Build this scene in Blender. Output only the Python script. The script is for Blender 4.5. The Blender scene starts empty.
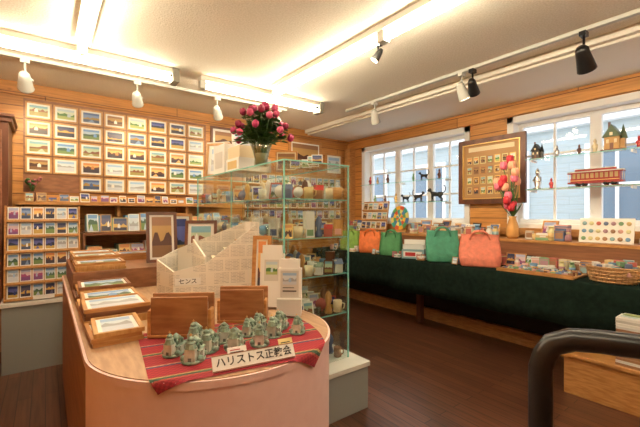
import bpy, bmesh, math, random
from mathutils import Matrix, Vector
R = random.Random(7)
sc = bpy.context.scene
sc.view_settings.view_transform = 'Standard'
sc.view_settings.look = 'None'
sc.view_settings.exposure = 0.4

# ---------------------------------------------------------------- materials
MC = {}
def _new(name):
    m = bpy.data.materials.new(name); m.use_nodes = True
    return m, m.node_tree, m.node_tree.nodes['Principled BSDF']
def mat(name, col=(.8,.8,.8), rough=.5, metal=0, em=None, es=0, alpha=1):
    if name in MC: return MC[name]
    m, nt, p = _new(name)
    p.inputs['Base Color'].default_value = (*col, 1)
    p.inputs['Roughness'].default_value = rough
    p.inputs['Metallic'].default_value = metal
    if em:
        p.inputs['Emission Color'].default_value = (*em, 1)
        p.inputs['Emission Strength'].default_value = es
    p.inputs['Alpha'].default_value = alpha
    MC[name] = m; return m
def noisy(name, c1, c2, scale=8, stretch=(1,1,1), rough=.5, bump=0, detail=4, lo=.35, hi=.65, metal=0, spec=None):
    if name in MC: return MC[name]
    m, nt, p = _new(name); N = nt.nodes; L = nt.links
    g = N.new('ShaderNodeNewGeometry'); mp = N.new('ShaderNodeMapping'); mp.inputs['Scale'].default_value = stretch
    L.new(g.outputs['Position'], mp.inputs['Vector'])
    n = N.new('ShaderNodeTexNoise'); n.inputs['Scale'].default_value = scale; n.inputs['Detail'].default_value = detail
    L.new(mp.outputs[0], n.inputs['Vector'])
    cr = N.new('ShaderNodeValToRGB'); cr.color_ramp.elements[0].position = lo; cr.color_ramp.elements[1].position = hi
    cr.color_ramp.elements[0].color = (*c1,1); cr.color_ramp.elements[1].color = (*c2,1)
    L.new(n.outputs['Fac'], cr.inputs[0]); L.new(cr.outputs[0], p.inputs['Base Color'])
    p.inputs['Roughness'].default_value = rough; p.inputs['Metallic'].default_value = metal
    if spec is not None: p.inputs['Specular IOR Level'].default_value = spec
    if bump:
        b = N.new('ShaderNodeBump'); b.inputs['Strength'].default_value = bump; b.inputs['Distance'].default_value = .01
        L.new(n.outputs['Fac'], b.inputs['Height']); L.new(b.outputs[0], p.inputs['Normal'])
    MC[name] = m; return m
def planks(name, ah, av, c1, c2, cm, row=.12, length=2.5, rough=.45, mortar=.004, knots=True, gdark=.66):
    m, nt, p = _new(name); N = nt.nodes; L = nt.links
    g = N.new('ShaderNodeNewGeometry'); s = N.new('ShaderNodeSeparateXYZ'); c = N.new('ShaderNodeCombineXYZ')
    L.new(g.outputs['Position'], s.inputs[0]); L.new(s.outputs[ah], c.inputs[0]); L.new(s.outputs[av], c.inputs[1])
    b = N.new('ShaderNodeTexBrick'); L.new(c.outputs[0], b.inputs['Vector'])
    b.inputs['Color1'].default_value = (*c1,1); b.inputs['Color2'].default_value = (*c2,1); b.inputs['Mortar'].default_value = (*cm,1)
    b.inputs['Scale'].default_value = 1; b.inputs['Mortar Size'].default_value = mortar
    b.inputs['Brick Width'].default_value = length; b.inputs['Row Height'].default_value = row
    mp = N.new('ShaderNodeMapping'); mp.inputs['Scale'].default_value = (1.5, 30, 1); L.new(c.outputs[0], mp.inputs['Vector'])
    n = N.new('ShaderNodeTexNoise'); n.inputs['Scale'].default_value = 2; n.inputs['Detail'].default_value = 5
    L.new(mp.outputs[0], n.inputs['Vector'])
    cr = N.new('ShaderNodeValToRGB'); cr.color_ramp.elements[0].position=.3; cr.color_ramp.elements[1].position=.6
    cr.color_ramp.elements[0].color=(gdark,gdark*.92,gdark*.82,1); cr.color_ramp.elements[1].color=(1,1,1,1)
    L.new(n.outputs['Fac'], cr.inputs[0])
    mx = N.new('ShaderNodeMix'); mx.data_type='RGBA'; mx.blend_type='MULTIPLY'; mx.inputs[0].default_value=1
    L.new(b.outputs['Color'], mx.inputs[6]); L.new(cr.outputs[0], mx.inputs[7])
    out = mx.outputs[2]
    if knots:
        v = N.new('ShaderNodeTexVoronoi'); v.inputs['Scale'].default_value = 3.2
        mp2 = N.new('ShaderNodeMapping'); mp2.inputs['Scale'].default_value=(.8,1.6,1); L.new(c.outputs[0], mp2.inputs['Vector']); L.new(mp2.outputs[0], v.inputs['Vector'])
        c2r = N.new('ShaderNodeValToRGB'); c2r.color_ramp.elements[0].position=.03; c2r.color_ramp.elements[1].position=.075
        c2r.color_ramp.elements[0].color=(.35,.2,.1,1); c2r.color_ramp.elements[1].color=(1,1,1,1)
        L.new(v.outputs['Distance'], c2r.inputs[0])
        m2 = N.new('ShaderNodeMix'); m2.data_type='RGBA'; m2.blend_type='MULTIPLY'; m2.inputs[0].default_value=.8
        L.new(out, m2.inputs[6]); L.new(c2r.outputs[0], m2.inputs[7]); out = m2.outputs[2]
    L.new(out, p.inputs['Base Color']); p.inputs['Roughness'].default_value = rough
    return m
def glassy(name, tint=(.955,.985,.97), gl=.025):
    m = bpy.data.materials.new(name); m.use_nodes=True; nt=m.node_tree; N=nt.nodes; L=nt.links
    N.clear(); o=N.new('ShaderNodeOutputMaterial'); t=N.new('ShaderNodeBsdfTransparent'); g=N.new('ShaderNodeBsdfGlossy'); x=N.new('ShaderNodeMixShader')
    t.inputs[0].default_value=(*tint,1); g.inputs['Roughness'].default_value=.03; g.inputs[0].default_value=(1,1,1,1)
    f=N.new('ShaderNodeLayerWeight'); f.inputs[0].default_value=.25
    mm=N.new('ShaderNodeMath'); mm.operation='MULTIPLY_ADD'; mm.inputs[1].default_value=.2; mm.inputs[2].default_value=gl
    L.new(f.outputs['Fresnel'],mm.inputs[0]); L.new(mm.outputs[0],x.inputs[0]); L.new(t.outputs[0],x.inputs[1]); L.new(g.outputs[0],x.inputs[2]); L.new(x.outputs[0],o.inputs[0])
    return m
def stripes(name, axis, cols, scale):
    m, nt, p = _new(name); N=nt.nodes; L=nt.links
    tc=N.new('ShaderNodeTexCoord'); s=N.new('ShaderNodeSeparateXYZ'); L.new(tc.outputs['UV'], s.inputs[0])
    a=N.new('ShaderNodeMath'); a.operation='MULTIPLY'; a.inputs[1].default_value=scale; L.new(s.outputs[axis], a.inputs[0])
    f=N.new('ShaderNodeMath'); f.operation='FRACT'; L.new(a.outputs[0], f.inputs[0])
    cr=N.new('ShaderNodeValToRGB'); cr.color_ramp.interpolation='CONSTANT'
    els=cr.color_ramp.elements
    while len(els)<len(cols): els.new(1)
    for e,(q,c) in zip(els,cols): e.position=q; e.color=(*c,1)
    L.new(f.outputs[0], cr.inputs[0])
    w=N.new('ShaderNodeTexChecker'); w.inputs['Scale'].default_value=60; L.new(tc.outputs['UV'],w.inputs['Vector'])
    w.inputs['Color1'].default_value=(1,1,1,1); w.inputs['Color2'].default_value=(.72,.72,.72,1)
    mx=N.new('ShaderNodeMix'); mx.data_type='RGBA'; mx.blend_type='MULTIPLY'; mx.inputs[0].default_value=1
    L.new(cr.outputs[0],mx.inputs[6]); L.new(w.outputs['Color'],mx.inputs[7])
    L.new(mx.outputs[2], p.inputs['Base Color']); p.inputs['Roughness'].default_value=.9
    return m
def newsprint(name):
    m, nt, p = _new(name); N=nt.nodes; L=nt.links
    tc=N.new('ShaderNodeTexCoord')
    def brick(bw,rh,ms,c1,c2,cm):
        b=N.new('ShaderNodeTexBrick'); b.inputs['Scale'].default_value=1; L.new(tc.outputs['UV'],b.inputs['Vector'])
        b.inputs['Color1'].default_value=(*c1,1); b.inputs['Color2'].default_value=(*c2,1); b.inputs['Mortar'].default_value=(*cm,1)
        b.inputs['Brick Width'].default_value=bw; b.inputs['Row Height'].default_value=rh; b.inputs['Mortar Size'].default_value=ms
        b.inputs['Mortar Smooth'].default_value=0; b.offset=.35; return b
    lines=brick(.030,.0075,.0022,(.40,.38,.34),(.58,.55,.49),(.76,.72,.63))
    blocks=brick(.085,.07,.005,(0,0,0),(1,1,1),(1,1,1))
    cr=N.new('ShaderNodeValToRGB'); cr.color_ramp.interpolation='CONSTANT'; cr.color_ramp.elements[0].color=(0,0,0,1); cr.color_ramp.elements[1].position=.72
    L.new(blocks.outputs['Color'],cr.inputs[0])
    mx=N.new('ShaderNodeMix'); mx.data_type='RGBA'; L.new(cr.outputs[0],mx.inputs[0]); L.new(lines.outputs['Color'],mx.inputs[6]); mx.inputs[7].default_value=(.77,.73,.64,1)
    L.new(mx.outputs[2],p.inputs['Base Color']); p.inputs['Roughness'].default_value=.9
    return m

PINE_R = planks('pine_boards_right', 1, 2, (.70,.34,.095), (.54,.235,.055), (.17,.06,.015))
PINE_B = planks('pine_boards_back', 0, 2, (.60,.28,.075), (.46,.195,.05), (.15,.05,.015))
FLOOR = planks('dark_floor_boards', 1, 0, (.14,.058,.031), (.080,.032,.018), (.02,.01,.007), row=.075, length=.9, rough=.3, mortar=.003, knots=False, gdark=.5)
CEIL = noisy('textured_ceiling', (.80,.75,.62), (.92,.87,.75), 90, rough=.9, bump=.4, detail=3)
SOFF = mat('soffit_white', (.90,.87,.78), .8)
WHITE = mat('white_paint', (.85,.86,.86), .4)
WHITEP = mat('white_paper', (.80,.79,.75), .7)
OAK = noisy('oak_wood', (.38,.17,.05), (.54,.27,.09), 12, (1,1,6), .4)
LOAK = noisy('light_wood', (.45,.23,.07), (.58,.33,.12), 14, (5,1,1), .4)
DWOOD = noisy('dark_wood', (.09,.03,.015), (.17,.06,.03), 12, (1,1,.3), .35)
BWOOD = noisy('brown_wood', (.20,.08,.035), (.30,.13,.06), 12, (1,.3,4), .45)
BLOCKW = noisy('holder_wood', (.26,.105,.04), (.40,.19,.075), 9, (1,1,5), .35)
TOPW = noisy('counter_wood', (.36,.21,.12), (.48,.30,.17), 10, (6,1,1), .4)
PINK = noisy('pink_laminate', (.78,.555,.53), (.81,.59,.565), 30, rough=.5)
GREY = mat('grey_laminate', (.27,.30,.29), .5)
LGREY = mat('light_grey', (.62,.63,.58), .5)
CLOTH = noisy('dark_green_cloth', (.006,.013,.010), (.011,.022,.016), 25, rough=1, spec=.1)
BLACK = mat('black_metal', (.012,.012,.013), .3)
BLACKM = mat('black_matte', (.02,.02,.02), .7)
DARK = mat('shade_and_plinth_dark', (.02,.014,.012), .8)
GLASS = glassy('clear_glass')
WGLASS = glassy('window_glass', (1,1,1), .01)
GEDGE = mat('glass_edge', (.22,.50,.42), .15, em=(.2,.6,.48), es=.06)  # faint green glow added to the edges, imitating light caught in glass
TUBE = mat('fluorescent_tube', (1,1,1), .5, em=(1,.86,.63), es=36)
BULB = mat('spot_bulb', (1,1,1), .5, em=(1,.82,.5), es=18)
GOLD = mat('gold', (.75,.5,.18), .35, .6)
SILVER = mat('silver', (.6,.6,.6), .3, .9)
RED = mat('red', (.45,.03,.03), .4)
CREAM = mat('cream', (.72,.62,.42), .5)
NEWS = newsprint('newspaper')
INK = mat('ink', (.02,.02,.02), .7)
GRN = mat('leaf_green', (.05,.13,.03), .6)
CARDCOL = [mat('card_%d'%i, tuple(q*.8 for q in c), .6) for i,c in enumerate([(.75,.73,.68),(.2,.4,.65),(.75,.55,.25),(.6,.15,.12),(.25,.45,.25),(.8,.75,.4),(.45,.25,.3),(.15,.2,.35),(.8,.45,.4),(.85,.85,.83),(.40,.22,.12),(.3,.5,.55)])]
PAL = []
for i,(a,b_,c,d) in enumerate([((.15,.32,.62),(.45,.58,.72),(.05,.12,.08),(.15,.24,.08)),((.02,.04,.2),(.1,.12,.4),(.01,.02,.06),(.5,.33,.08)),
    ((.65,.27,.1),(.8,.5,.18),(.12,.05,.04),(.05,.04,.06)),((.32,.5,.72),(.6,.68,.75),(.35,.38,.42),(.55,.6,.68)),((.06,.12,.3),(.18,.28,.5),(.38,.24,.05),(.05,.08,.16)),
    ((.2,.4,.5),(.45,.55,.4),(.22,.08,.04),(.3,.26,.08)),((.35,.4,.6),(.6,.45,.5),(.3,.06,.18),(.18,.06,.2)),((.03,.05,.14),(.08,.08,.16),(.6,.38,.1),(.02,.02,.05)),
    ((.45,.58,.65),(.6,.68,.55),(.06,.18,.05),(.35,.42,.14)),((.28,.14,.07),(.45,.28,.1),(.08,.03,.02),(.2,.1,.04))]):
    PAL.append([mat('print_%d_%d'%(i,k), q, .4) for k,q in enumerate((a,b_,c,d))])

# ---------------------------------------------------------------- mesh builder
class B:
    def __init__(s, name):
        s.name=name; s.v=[]; s.f=[]; s.fm=[]; s.sm=[]; s.uv=[]; s.ms=[]; s.M=Matrix.Identity(4); s.st=[]
    def push(s,M): s.st.append(s.M); s.M=s.M@M; return s
    def pop(s): s.M=s.st.pop()
    def mi(s,m):
        if m not in s.ms: s.ms.append(m)
        return s.ms.index(m)
    def add(s, vs, fs, m, smooth=False, uvs=None):
        o=len(s.v); s.v += [s.M@Vector(p) for p in vs]; k=s.mi(m)
        for i,f in enumerate(fs):
            s.f.append([o+j for j in f]); s.fm.append(k); s.sm.append(smooth); s.uv.append(uvs[i] if uvs else None)
    def box(s,x0,x1,y0,y1,z0,z1,m):
        s.add([(x0,y0,z0),(x1,y0,z0),(x1,y1,z0),(x0,y1,z0),(x0,y0,z1),(x1,y0,z1),(x1,y1,z1),(x0,y1,z1)],
              [(0,3,2,1),(4,5,6,7),(0,1,5,4),(1,2,6,5),(2,3,7,6),(3,0,4,7)],m)
    def poly(s,pts,m,uv=None): s.add(pts,[tuple(range(len(pts)))],m,False,[uv] if uv else None)
    def prism(s,pts,z0,z1,m,mside=None,smooth=False):
        n=len(pts); vs=[(x,y,z0) for x,y in pts]+[(x,y,z1) for x,y in pts]
        s.add(vs,[tuple(range(n-1,-1,-1)),tuple(range(n,2*n))],m)
        s.add(vs,[(i,(i+1)%n,n+(i+1)%n,n+i) for i in range(n)],mside or m,smooth)
    def loft(s,rings,m,cap0=True,cap1=True,smooth=True,closed=True):
        n=len(rings[0]); vs=[p for r in rings for p in r]; fs=[]
        for a in range(len(rings)-1):
            for i in range(n if closed else n-1):
                j=(i+1)%n; fs.append((a*n+i,a*n+j,(a+1)*n+j,(a+1)*n+i))
        if cap0: fs.append(tuple(range(n-1,-1,-1)))
        if cap1: fs.append(tuple((len(rings)-1)*n+i for i in range(n)))
        s.add(vs,fs,m,smooth)
    def lathe(s,c,prof,m,seg=16,smooth=True,cap=True,sy=1):
        s.loft([[(c[0]+r*math.cos(2*math.pi*i/seg),c[1]+sy*r*math.sin(2*math.pi*i/seg),c[2]+z) for i in range(seg)] for r,z in prof],m,cap,cap,smooth)
    def tube(s,path,r,m,seg=8,cap=True):
        P=[Vector(p) for p in path]; rs=r if isinstance(r,(list,tuple)) else [r]*len(P); rings=[]
        up=None
        for i,p in enumerate(P):
            t=(P[min(i+1,len(P)-1)]-P[max(i-1,0)]).normalized()
            if up is None: up = Vector((0,0,1)) if abs(t.z)<.9 else Vector((1,0,0))
            a=t.cross(up)
            if a.length<1e-4: a=t.cross(Vector((0,1,0)))
            a.normalize(); b=a.cross(t).normalized(); up=b
            rings.append([tuple(p+rs[i]*(math.cos(2*math.pi*k/seg)*a+math.sin(2*math.pi*k/seg)*b)) for k in range(seg)])
        s.loft(rings,m,cap,cap)
    def ball(s,c,r,m,seg=12,rg=7):
        if not isinstance(r,(tuple,list)): r=(r,r,r)
        s.loft([[(c[0]+r[0]*math.sin(math.pi*(a+.02)/(rg+.04))*math.cos(2*math.pi*i/seg),c[1]+r[1]*math.sin(math.pi*(a+.02)/(rg+.04))*math.sin(2*math.pi*i/seg),c[2]-r[2]*math.cos(math.pi*a/rg)) for i in range(seg)] for a in range(rg+1)],m)
    def done(s, bevel=0):
        xs=[v.x for v in s.v]; ys=[v.y for v in s.v]; zs=[v.z for v in s.v]
        c=Vector(((min(xs)+max(xs))/2,(min(ys)+max(ys))/2,min(zs)))
        me=bpy.data.meshes.new(s.name); me.from_pydata([tuple(v-c) for v in s.v],[],s.f)
        for m in s.ms: me.materials.append(m)
        for p,k,sm in zip(me.polygons,s.fm,s.sm): p.material_index=k; p.use_smooth=sm
        if any(s.uv):
            ul=me.uv_layers.new(name='UVMap')
            for p,u in zip(me.polygons,s.uv):
                if u:
                    for li,q in zip(p.loop_indices,u): ul.data[li].uv=q
        bm=bmesh.new(); bm.from_mesh(me); bmesh.ops.recalc_face_normals(bm,faces=bm.faces); bm.to_mesh(me); bm.free()
        ob=bpy.data.objects.new(s.name,me); ob.location=c; sc.collection.objects.link(ob)
        if bevel:
            md=ob.modifiers.new('bevel','BEVEL'); md.width=bevel; md.segments=2; md.limit_method='ANGLE'
        return ob
def T(x,y,z,rz=0,s=1): return Matrix.Translation((x,y,z))@Matrix.Rotation(rz,4,'Z')@Matrix.Scale(s,4)
def FM(o,ux,uy):
    ux=Vector(ux).normalized(); uy=Vector(uy).normalized(); uy=(uy-ux*uy.dot(ux)).normalized(); n=ux.cross(uy)
    M=Matrix.Identity(4)
    for i in range(3): M[i][0]=ux[i]; M[i][1]=uy[i]; M[i][2]=n[i]; M[i][3]=o[i]
    return M
def text(parent, body, M, size, m, ax='CENTER'):
    cu=bpy.data.curves.new('lettering','FONT'); cu.body=body; cu.size=size; cu.align_x=ax; cu.align_y='CENTER'; cu.extrude=.0004
    cu.offset=size*.012
    ob=bpy.data.objects.new('lettering',cu); sc.collection.objects.link(ob); cu.materials.append(m)
    ob.parent=parent; ob.matrix_parent_inverse=Matrix.Translation(-Vector(parent.location)); ob.matrix_basis=M
    return ob
def picture(b,x0,y0,x1,y1,z,pal=None):
    p=pal or R.choice(PAL); w=x1-x0; h=y1-y0; hz=y0+h*R.uniform(.28,.5); sk=y0+h*.78
    b.poly([(x0,sk,z),(x1,sk,z),(x1,y1,z),(x0,y1,z)],p[0])
    b.poly([(x0,hz,z),(x1,hz,z),(x1,sk,z),(x0,sk,z)],p[1])
    b.poly([(x0,y0,z),(x1,y0,z),(x1,hz,z),(x0,hz,z)],p[3])
    e=.0003
    pts=[(x0,hz-h*.06,z+e),(x1,hz-h*.06,z+e)]; n=7
    for i in range(n+1): pts.append((x1-w*i/n,hz+h*R.uniform(.02,.28),z+e))
    b.poly(pts,p[2])
    k=R.random()
    if k<.45: # house
        cx=x0+w*R.uniform(.25,.75); hw=w*.10; t=hz+h*.12
        b.poly([(cx-hw,hz-h*.12,z+2*e),(cx+hw,hz-h*.12,z+2*e),(cx+hw,t,z+2*e),(cx,t+h*.16,z+2*e),(cx-hw,t,z+2*e)],p[0] if k<.2 else WHITEP)
    elif k<.8: # path or water
        cx=x0+w*R.uniform(.3,.7)
        b.poly([(cx-w*.25,y0+h*.01,z+2*e),(cx+w*.2,y0+h*.01,z+2*e),(cx+w*.04,hz-h*.07,z+2*e),(cx-w*.02,hz-h*.07,z+2*e)],p[1])
def framed(b,M,w,h,bd=.015,th=.015,fm=None,mount=0,pal=None):
    b.push(M); fm=fm or LOAK
    b.box(0,w,0,bd,0,th,fm); b.box(0,w,h-bd,h,0,th,fm); b.box(0,bd,bd,h-bd,0,th,fm); b.box(w-bd,w,bd,h-bd,0,th,fm)
    b.box(bd,w-bd,bd,h-bd,0,th*.6,WHITEP)
    q=bd+mount; picture(b,q,q,w-q,h-q,th*.65,pal); b.pop()

# ---------------------------------------------------------------- room shell
XR,XL,YB,YF,ZC,ZS=4.0,-1.0,4.5,-1.6,2.5,2.45
b=B('floor'); b.box(XL-.2,XR+.2,YF-.2,YB+.2,-.1,0,FLOOR); b.done()
b=B('ceiling'); b.box(XL-.2,XR+.2,YF-.2,YB+.2,ZC,ZC+.1,CEIL); b.done()
b=B('trim_1'); b.box(3.15,XR,YF,YB,ZS-.02,ZC,SOFF); b.box(3.10,3.15,YF,YB,ZS+.0,ZC,SOFF); b.done()
b=B('wall_back'); b.box(XL-.2,XR+.2,YB,YB+.2,0,ZC,PINE_B); b.done()
b=B('wall_left'); b.box(XL-.2,XL,YF,YB,0,ZC,PINE_R); b.done()
b=B('wall_front'); b.box(XL-.2,XR+.2,YF-.2,YF,0,ZC,PINE_B); b.done()
W1=(2.40,4.12); W2=(-.25,1.86); WZ=(1.13,2.23)
b=B('wall_right')
b.box(XR,XR+.2,YF,YB,0,WZ[0],PINE_R); b.box(XR,XR+.2,YF,YB,WZ[1],ZC,PINE_R)
for a,c in ((YF,W2[0]),(W2[1],W1[0]),(W1[1],YB)): b.box(XR,XR+.2,a,c,WZ[0],WZ[1],PINE_R)
b.done()
def window(name,y0,y1,ncas):
    b=B(name); z0,z1=WZ
    for (a,c,d,e) in ((y0-.05,y0+.012,z0-.0,z1+.05),(y1-.012,y1+.05,z0,z1+.05),(y0-.05,y1+.05,z1-.012,z1+.05),(y0-.05,y1+.05,z0-.03,z0+.012)):
        b.box(XR-.02,XR-.001,a,c,d,e,WHITE)
    b.box(XR-.001,XR+.2,y0+.001,y0+.015,z0+.001,z1-.001,WHITE); b.box(XR-.001,XR+.2,y1-.015,y1-.001,z0+.001,z1-.001,WHITE)
    b.box(XR-.001,XR+.2,y0+.015,y1-.015,z1-.015,z1-.001,WHITE); b.box(XR-.001,XR+.2,y0+.015,y1-.015,z0+.001,z0+.015,WHITE)
    ya,yb,za,zb=y0+.015,y1-.015,z0+.015,z1-.015
    w=(yb-ya)/ncas
    for i in range(ncas):
        p,q=ya+i*w,ya+(i+1)*w; t=.045
        b.box(XR+.10,XR+.15,p,p+t,za,zb,WHITE); b.box(XR+.10,XR+.15,q-t,q,za,zb,WHITE)
        b.box(XR+.10,XR+.15,p+t,q-t,za,za+t,WHITE); b.box(XR+.10,XR+.15,p+t,q-t,zb-t,zb,WHITE)
        m=(p+q)/2; b.box(XR+.11,XR+.14,m-.01,m+.01,za+t,zb-t,WHITE)
        for k in (1,2): z=za+(zb-za)*k/3; b.box(XR+.112,XR+.138,p+t,q-t,z-.01,z+.01,WHITE)
        b.box(XR+.123,XR+.127,p+t,q-t,za+t,zb-t,WGLASS)
    return b.done()
window('window_1',*W1,3); window('window_2',*W2,3)
b=B('trim_2'); b.box(XR-.03,XR-.0,YF,YB,ZS-.16,ZS-.02,PINE_R); b.done()
b=B('trim_3'); b.box(XL,XR-.03,YB-.025,YB,ZC-.12,ZC,PINE_B); b.done()
b=B('trim_4'); b.box(XR-.12,XR,YB-.16,YB-.03,0,ZS-.16,OAK); b.done()
b=B('trim_5'); b.box(XR-.05,XR-.02,-.35,4.2,1.03,1.10,OAK); b.done()
# ---------------------------------------------------------------- outside
FAC=planks('siding_pale',1,2,(.42,.50,.53),(.39,.47,.50),(.28,.35,.38),row=.18,length=6,knots=False,gdark=.95)
b=B('neighbouring_building'); b.box(9,10,-6,16,-2,4.6,FAC)
for i in range(9):
    y=-5+i*2.2
    b.box(8.93,9,y,y+1.1,1.0,2.7,WHITE); b.box(8.9,8.93,y+.1,y+1.0,1.1,2.6,mat('outside_pane',(.16,.22,.28),.1))
    b.box(8.88,8.9,y+.52,y+.58,1.1,2.6,WHITE); b.box(8.88,8.9,y+.1,y+1.0,1.8,1.86,WHITE)
b.box(8.8,9,-6,16,3.1,3.3,WHITE); b.box(8.8,9,-6,16,.6,.7,WHITE); b.done()
b=B('street_ground'); b.box(4.4,9,-6,16,-.4,-.2,mat('snowy_street',(.7,.72,.75),.8)); b.done()

# ---------------------------------------------------------------- ceiling lights
CAP=mat('fixture_cap',(.25,.24,.2),.5)
def fluoro(x0,x1,y0,y1,name='fluorescent_ceiling_light'):
    b=B(name); alongx = (x1-x0)>(y1-y0); zc=ZC; hw=.045
    if alongx:
        ym=(y0+y1)/2; b.box(x0,x1,ym-hw,ym+hw,zc-.04,zc,SOFF)
        b.tube([(x0+.05,ym,zc-.085),(x1-.05,ym,zc-.085)],.019,TUBE,10)
        for x in (x0,x1-.05): b.box(x,x+.05,ym-.03,ym+.03,zc-.11,zc-.04,LGREY)
        b.box(x1-.05,x1+.005,y0-.005,y1+.005,zc-.115,zc,CAP)
    else:
        xm=(x0+x1)/2; n=max(1,round((y1-y0)/1.3)); l=(y1-y0)/n; b.box(xm-hw,xm+hw,y0,y1,zc-.04,zc,SOFF)
        for i in range(n):
            a=y0+i*l
            b.tube([(xm,a+.03,zc-.085),(xm,a+l-.03,zc-.085)],.019,TUBE,10)
            for y in (a,a+l-.03): b.box(xm-.03,xm+.03,y,y+.03,zc-.11,zc-.04,LGREY)
    b.done()
fluoro(1.74,1.86,-1.2,3.12); fluoro(.15,.27,-.6,3.12)
fluoro(-.55,.92,3.24,3.36); fluoro(1.12,2.5,3.24,3.36)
fluoro(2.9,3.02,-1.5,-.4)  # extra tube fixture added out of view to help light the room
def track(x0,x1,y0,y1,z=ZC):
    b=B('lighting_track'); b.box(x0,x1,y0,y1,z-.025,z,LGREY); b.done()
track(2.88,2.915,-.2,3.3); track(-.8,2.3,3.70,3.735)
def spot(x,y,z,col,aim,w=12,s=1.0):
    b=B('track_spotlight')
    b.box(x-.03,x+.03,y-.02,y+.02,z-.03,z,col); b.tube([(x,y,z-.03),(x,y,z-.12*s)],.008,col,8)
    d=(Vector(aim)-Vector((x,y,z-.16))).normalized(); h=Vector((x,y,z-.15*s))
    p0=h-d*.07*s; p1=h+d*.08*s
    b.tube([p0,p0+d*.02,h,p1-d*.01,p1],[.022*s,.034*s,.040*s,.05*s,.052*s],col,14)
    b.tube([p1+d*.0005,p1+d*.002],[.042*s,.042*s],BULB,14)
    b.tube([(x,y,z-.11*s),(x+.045*s,y,z-.14*s),h+Vector((.045*s,0,0))],.006,col,6)
    b.done()
    l=bpy.data.lights.new('spot','SPOT'); l.energy=w; l.color=(1,.76,.44); l.spot_size=1.3; l.spot_blend=.8; l.shadow_soft_size=.04
    o=bpy.data.objects.new('spot_lamp',l); sc.collection.objects.link(o); o.location=p1+d*.03; o.rotation_euler=d.to_track_quat('-Z','Y').to_euler()
zt=ZC-.025
spot(2.898,.88,zt,BLACK,(3.8,.9,1.4),12,1.15); spot(2.898,1.68,zt,BLACK,(3.9,2.0,1.5),16,.95); spot(2.898,1.78,zt,LGREY,(3.6,1.6,1.0),10)
spot(2.898,2.83,zt,LGREY,(3.8,3.3,1.0),14)
spot(1.93,1.85,ZC,BLACK,(1.4,2.4,1.2),8,.62)
spot(-.13,3.718,zt,LGREY,(-.1,4.5,1.9),16,1.1); spot(.68,3.718,zt,LGREY,(.9,4.5,1.9),16); spot(1.45,3.718,zt,LGREY,(1.9,4.5,1.8),14)
spot(2.2,3.718,zt,LGREY,(2.9,4.5,1.8),16)

# ---------------------------------------------------------------- back wall
b=B('framed_photo_grid')
b.box(-.17,1.6,YB-.013,YB-.002,1.46,2.36,BWOOD)
for r in range(5):
    for c in range(8):
        if r==4 and c<2: continue
        x=-.155+c*.218; z=2.345-(r+1)*.175
        framed(b,FM((x,YB-.0135,z),(1,0,0),(0,0,1)),.204,.160,.014,.014,LOAK,.017)
b.done()
b=B('postcard_ledge'); b.box(-.22,1.75,4.24,YB-.003,1.33,1.36,OAK)
for x in (-.2,.6,1.3): b.box(x,x+.025,4.3,YB-.003,1.22,1.33,OAK)
b.done()
b=B('postcards_on_ledge')
for i in range(21):
    x=-.15+i*.085; h=R.uniform(.045,.09); w=.06+R.random()*.02
    b.push(FM((x,4.27+R.random()*.03,1.361),(1,R.uniform(-.2,.2),0),(0,.25,1)))
    b.box(0,w,0,h,0,.008,R.choice([LOAK,WHITEP,WHITEP,OAK])); picture(b,.006,.008,w-.006,h-.008,.0085); b.pop()
b.done()
b=B('display_shelf_unit')
ZL=(1.04,.76,.44)
for z in ZL: b.box(.30,1.9,4.05,4.47,z,z+.03,BWOOD)
b.box(.30,1.9,4.47,4.495,0,1.20,OAK)
for x in (.28,1.08,1.88): b.box(x,x+.02,4.05,4.47,0,1.06,BWOOD)
b.box(.30,1.88,4.08,4.10,0,.44,BWOOD)
for zz in ZL:
    x=.32
    while x<1.80:
        w=R.uniform(.08,.13); h=R.uniform(.10,.19) if zz<1 else R.uniform(.12,.2)
        if not 1.0<x<1.12:
            b.push(FM((x,4.08+R.random()*.04,zz+.031),(1,R.uniform(-.15,.15),0),(0,.3,1)))
            b.box(0,w,0,h,0,.01,R.choice([WHITEP,WHITEP,LOAK,CARDCOL[2]])); picture(b,.008,.008,w-.008,h-.008,.0105); b.pop()
            b.box(x,x+w,4.28,4.42,zz+.031,zz+.031+h*.9,R.choice(CARDCOL))
        x+=w+.01
b.done()
b=B('plant_in_vase')
b.lathe((-.1,4.42,1.361),[(.02,0),(.035,.03),(.03,.08),(.018,.1)],mat('brown_glaze',(.15,.06,.03),.3))
for i in range(18):
    a=R.random()*6.28; l=R.uniform(.06,.12)
    p=(-.1+math.cos(a)*l*.5,4.42+math.sin(a)*l*.3,1.47+l)
    b.tube([(-.1,4.42,1.45),p],.002,GRN,4); b.ball(p,(.018,.01,.014),R.choice([GRN,mat('dried_flower',(.3,.1,.1),.8)]),6,4)
b.done()
b=B('dark_wood_cabinet')
b.box(-.9,-.25,4.02,4.49,0,2.02,DWOOD); b.box(-.92,-.225,4.0,4.495,2.02,2.06,DWOOD); b.box(-.94,-.21,3.98,4.495,2.06,2.085,DWOOD)
b.box(-.86,-.6,4.0,4.02,.1,1.95,BWOOD); b.box(-.56,-.29,4.0,4.02,.1,1.95,BWOOD)
for x0,x1 in ((-.82,-.64),(-.52,-.33)):
    b.box(x0,x1,3.995,4.0,.2,.9,DWOOD); b.box(x0,x1,3.995,4.0,1.05,1.85,DWOOD)
b.done(.004)
b=B('postcard_rack')
b.box(-.27,.24,3.70,3.96,0,.52,GREY); b.box(-.28,.25,3.69,3.97,.52,.55,WHITEP)
tilt=Vector((0,.13,1)).normalized()
b.push(FM((-.26,3.74,.555),(1,0,0),tilt))
b.box(0,.50,-.0,.76,-.03,-.012,OAK); b.box(0,.012,0,.76,-.012,.03,OAK); b.box(.488,.5,0,.76,-.012,.03,OAK)
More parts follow.
